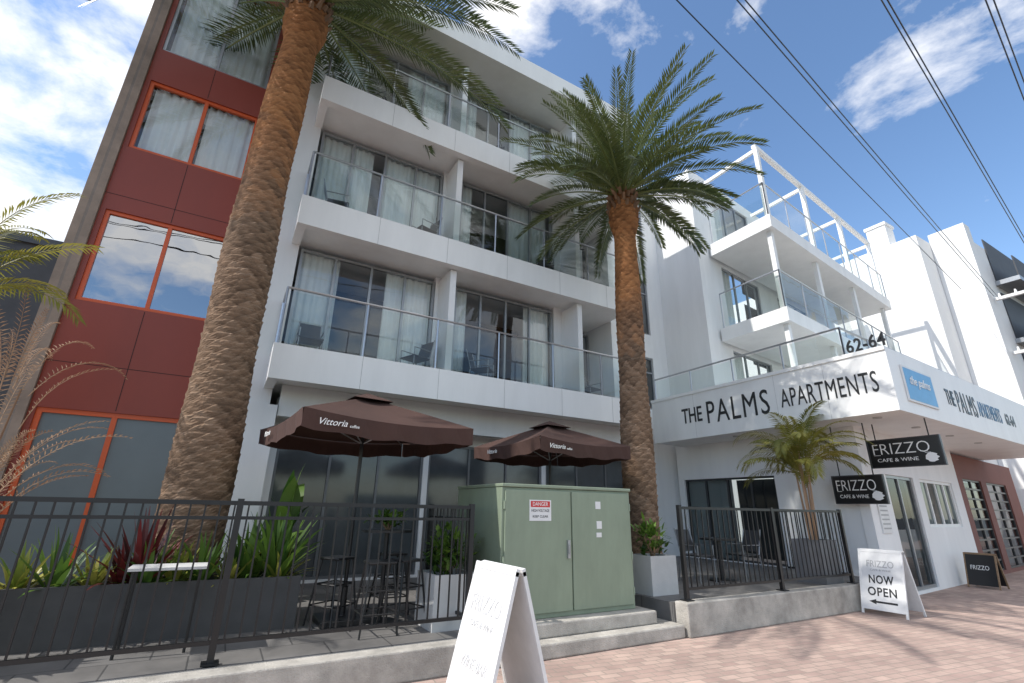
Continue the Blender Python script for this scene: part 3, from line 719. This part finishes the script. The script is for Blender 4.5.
hsign('smaller black cafe sign near the wall corner',11.55,4.95,5.9,1.84,2.38,3.46)
# ---------------------------------------------------------------- tables, stools
def stool_parts(T,x,y,z):
    s=MB(); s.box(x-.16,x+.16,y-.16,y+.16,z+.72,z+.75); s.make('seat',T,('black',),bevel=.01)
    for sx in (-1,1):
        for sy_ in (-1,1):
            l=MB(); l.tube([(x+sx*.13,y+sy_*.13,z+.72),(x+sx*.21,y+sy_*.21,z)],[.014,.012],6); l.make('leg',T,('black',))
    for zz,e in ((.22,.19),(.45,.165)):
        r=MB()
        for a,b_ in (((-1,-1),(1,-1)),((1,-1),(1,1)),((1,1),(-1,1)),((-1,1),(-1,-1))):
            r.tube([(x+a[0]*e,y+a[1]*e,z+zz),(x+b_[0]*e,y+b_[1]*e,z+zz)],.009,5)
        r.make('footrest',T,('black',))
def copytree(root,loc,rz=0):
    n=root.copy(); COL.objects.link(n); n.location=loc; n.rotation_euler=(0,0,rz); WO[n.name]=Vector(loc)
    for c in root.children:
        d=c.copy(); COL.objects.link(d); d.parent=n
        for e in c.children:
            f=e.copy(); COL.objects.link(f); f.parent=d
    return n
S=thing('bar_stool','black metal bar stool on the shaded patio','stool',(1.75,6.1,.25),'bar stools on the patio')
stool_parts(S,1.75,6.1,.25)
copytree(S,(2.12,6.25,.25),.3); copytree(S,(1.4,6.75,.25),.6); copytree(S,(2.2,7.1,.25),.1)
def table(label,x,y,z,h,r,m='black'):
    T=thing('table',label,'table',(x,y,z))
    t=MB(); t.tube([(x,y,z+h-.03),(x,y,z+h)],r,28); t.make('table_top',T,(m,))
    t=MB(); t.tube([(x,y,z+.02),(x,y,z+h-.03)],.03,10); t.make('column',T,('black',))
    t=MB(); t.tube([(x,y,z),(x,y,z+.025)],[r*.75,r*.7],24); t.make('base',T,('black',)); return T
table('black round bar table between the stools',1.95,6.6,.25,1.07,.32)
table('round cafe table behind the black fence',8.4,6.6,.4,.74,.36)
T=thing('table','pale-topped cafe table in front of the plants','table',(-.35,6.3,.25))
t=MB(); t.box(-.65,.0,6.1,6.5,.98,1.005); t.make('table_top',T,('planterw',))
for xx in (-.6,-.05):
    for yy in (6.15,6.45):
        t=MB(); t.tube([(xx,yy,.25),(xx,yy,.98)],.015,6); t.make('leg',T,('black',))
def chair(x,y,z,label,group):
    T=thing('chair',label,'chair',(x,y,z),group)
    s=MB(); s.box(x-.22,x+.22,y-.22,y+.22,z+.43,z+.46); s.make('seat',T,('darkalu',),bevel=.01)
    s=MB(); s.add([(x-.22,y+.21,z+.5),(x+.22,y+.21,z+.5),(x+.2,y+.32,z+.88),(x-.2,y+.32,z+.88)],[(0,1,2,3)]); s.make('backrest',T,('darkalu',))
    for sx in (-1,1):
        l=MB(); l.tube([(x+sx*.21,y-.2,z),(x+sx*.21,y-.2,z+.62),(x+sx*.21,y+.24,z+.62)],.012,6); l.make('leg',T,('alu',))
        l=MB(); l.tube([(x+sx*.21,y+.3,z),(x+sx*.21,y+.2,z+.45),(x+sx*.2,y+.32,z+.9)],.012,6); l.make('leg',T,('alu',))
    return T
ch=chair(.9,9.2,4.05,'dark mesh chair on a glass-fronted balcony','chairs on the balconies')
for p,r in (((2.95,9.2,4.05),-1.2),((4.5,9.2,4.05),.8),((7.6,9.3,4.05),.2),((1.0,9.2,7.05),1.4),((2.9,9.2,7.05),-1.3),((6.2,9.2,7.05),-.5),((1.6,9.2,10.05),.8),((4.6,9.2,10.05),-.8)):
    copytree(ch,p,r)
c2=chair(7.9,6.7,.4,'dark cafe chair behind the black fence','cafe chairs on the raised patio')
copytree(c2,(8.95,6.5,.4),-1.7); copytree(c2,(7.2,7.4,.4),2.2)

# ---------------------------------------------------------------- cables and pole
def cable(x0,y0,z,x1,r=.012,zs=0,sag=.12):
    c=MB(); pts=[]
    for i in range(25):
        t=i/24; x=-12+(x1+12)*t
        pts.append((x,y0+(x-x0)*.123,z+zs*t-sag*math.sin(math.pi*t)))
    c.tube(pts,r,6); c.make('overhead_cable',None,('black',),label='thin black overhead power cable above the pavement',cat='cable',group='overhead power cables')
cable(5.7,3.9,10.5,24.9)
cable(6.7,3.26,10.5,27); cable(6.7,3.36,10.53,27)
cable(8.9,1.96,10.5,27); cable(8.9,2.03,10.53,27)
cable(10.4,1.07,10.5,27); cable(10.4,.98,10.53,27)
Pp=thing('utility_pole','grey power pole with wide crossarms','utility pole',(27.2,4.2,0))
p=MB(); p.tube([(27.2,4.2,0),(27.2,4.2,12.0)],[.17,.11],12); p.make('pole',Pp,('conc',))
for z in (10.4,8.0):
    p=MB(); p.box(27.0,27.15,2.9,5.85,z-.07,z+.05); p.make('crossarm',Pp,('farwhite',))
    for y in (3.05,4.3,5.2,5.7):
        p=MB(); p.tube([(27.08,y,z+.05),(27.08,y,z+.22)],[.05,.03],8); p.make('insulator',Pp,('farwhite',))

# ---------------------------------------------------------------- world, sun, camera
az_s=math.radians(6); EL=math.radians(48)
sd=Vector((-math.cos(az_s)*math.cos(EL),math.sin(az_s)*math.cos(EL),math.sin(EL)))
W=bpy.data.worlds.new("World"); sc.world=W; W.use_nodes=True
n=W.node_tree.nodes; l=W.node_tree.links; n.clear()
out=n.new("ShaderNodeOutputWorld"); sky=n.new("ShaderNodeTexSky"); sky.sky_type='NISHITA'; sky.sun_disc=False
sky.sun_elevation=EL; sky.sun_rotation=math.atan2(sd.x,sd.y); sky.air_density=1.0; sky.dust_density=.7; sky.ozone_density=1.3
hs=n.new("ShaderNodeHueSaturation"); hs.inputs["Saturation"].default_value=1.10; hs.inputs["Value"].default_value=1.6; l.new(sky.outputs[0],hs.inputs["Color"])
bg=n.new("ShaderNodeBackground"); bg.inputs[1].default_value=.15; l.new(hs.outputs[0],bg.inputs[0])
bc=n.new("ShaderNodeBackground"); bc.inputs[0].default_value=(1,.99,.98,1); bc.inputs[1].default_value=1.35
tc=n.new("ShaderNodeTexCoord")
no=n.new("ShaderNodeTexNoise"); no.inputs["Scale"].default_value=4.2; no.inputs["Detail"].default_value=10; no.inputs["Roughness"].default_value=.6; no.inputs["Distortion"].default_value=.25
mp=n.new("ShaderNodeMapping"); mp.inputs["Scale"].default_value=(1,1,1.8); mp.inputs["Location"].default_value=(.3,.1,0)
l.new(tc.outputs["Generated"],mp.inputs[0]); l.new(mp.outputs[0],no.inputs["Vector"])
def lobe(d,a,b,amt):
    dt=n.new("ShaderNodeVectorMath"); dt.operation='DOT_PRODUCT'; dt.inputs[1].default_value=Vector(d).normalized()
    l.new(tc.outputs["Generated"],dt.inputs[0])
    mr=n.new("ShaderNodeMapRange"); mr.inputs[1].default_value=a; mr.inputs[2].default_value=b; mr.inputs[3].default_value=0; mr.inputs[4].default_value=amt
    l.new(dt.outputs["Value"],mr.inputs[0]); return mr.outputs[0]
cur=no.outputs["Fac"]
for L_ in (lobe((-.36,.80,.48),.84,1.0,.19),lobe((.62,1,1.95),.985,1.0,.16),lobe((1.9,1,1.75),.985,1.0,.07),lobe((.35,-.6,1.1),.55,.95,.26),lobe((.85,.38,.60),.80,.97,-.08)):  # the lobe behind the camera is unseen cloud added for fill light
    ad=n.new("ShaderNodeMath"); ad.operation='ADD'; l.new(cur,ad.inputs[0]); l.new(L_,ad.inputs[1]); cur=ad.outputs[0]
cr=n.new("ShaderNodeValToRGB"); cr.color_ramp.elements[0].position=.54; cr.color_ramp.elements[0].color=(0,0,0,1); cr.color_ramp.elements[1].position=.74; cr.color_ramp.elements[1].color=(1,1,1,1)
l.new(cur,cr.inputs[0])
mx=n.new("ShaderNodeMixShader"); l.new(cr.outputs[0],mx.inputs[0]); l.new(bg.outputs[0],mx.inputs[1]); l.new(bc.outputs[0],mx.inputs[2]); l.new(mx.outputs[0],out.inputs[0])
sl=bpy.data.lights.new("sun",'SUN'); sl.energy=4.6; sl.angle=math.radians(.5); sl.color=(1,.96,.9)
so=bpy.data.objects.new("sun",sl); COL.objects.link(so); so.rotation_euler=sd.to_track_quat('Z','Y').to_euler(); so.location=(0,0,30)

a,p,r=math.radians(29.72),math.radians(19.34),math.radians(1.03)
f=Vector((math.sin(a)*math.cos(p),math.cos(a)*math.cos(p),math.sin(p)))
R0=Vector((math.cos(a),-math.sin(a),0)); U0=R0.cross(f)
R=R0*math.cos(r)+U0*math.sin(r); U=U0*math.cos(r)-R0*math.sin(r)
cam=bpy.data.cameras.new("camera"); cam.sensor_width=36; cam.lens=477.2/1024*36; cam.clip_end=2000; cam.clip_start=.05
co=bpy.data.objects.new("camera",cam); COL.objects.link(co)
m=Matrix((R,U,-f)).transposed().to_4x4(); m.translation=Vector((0,0,1.6)); co.matrix_world=m
sc.camera=co
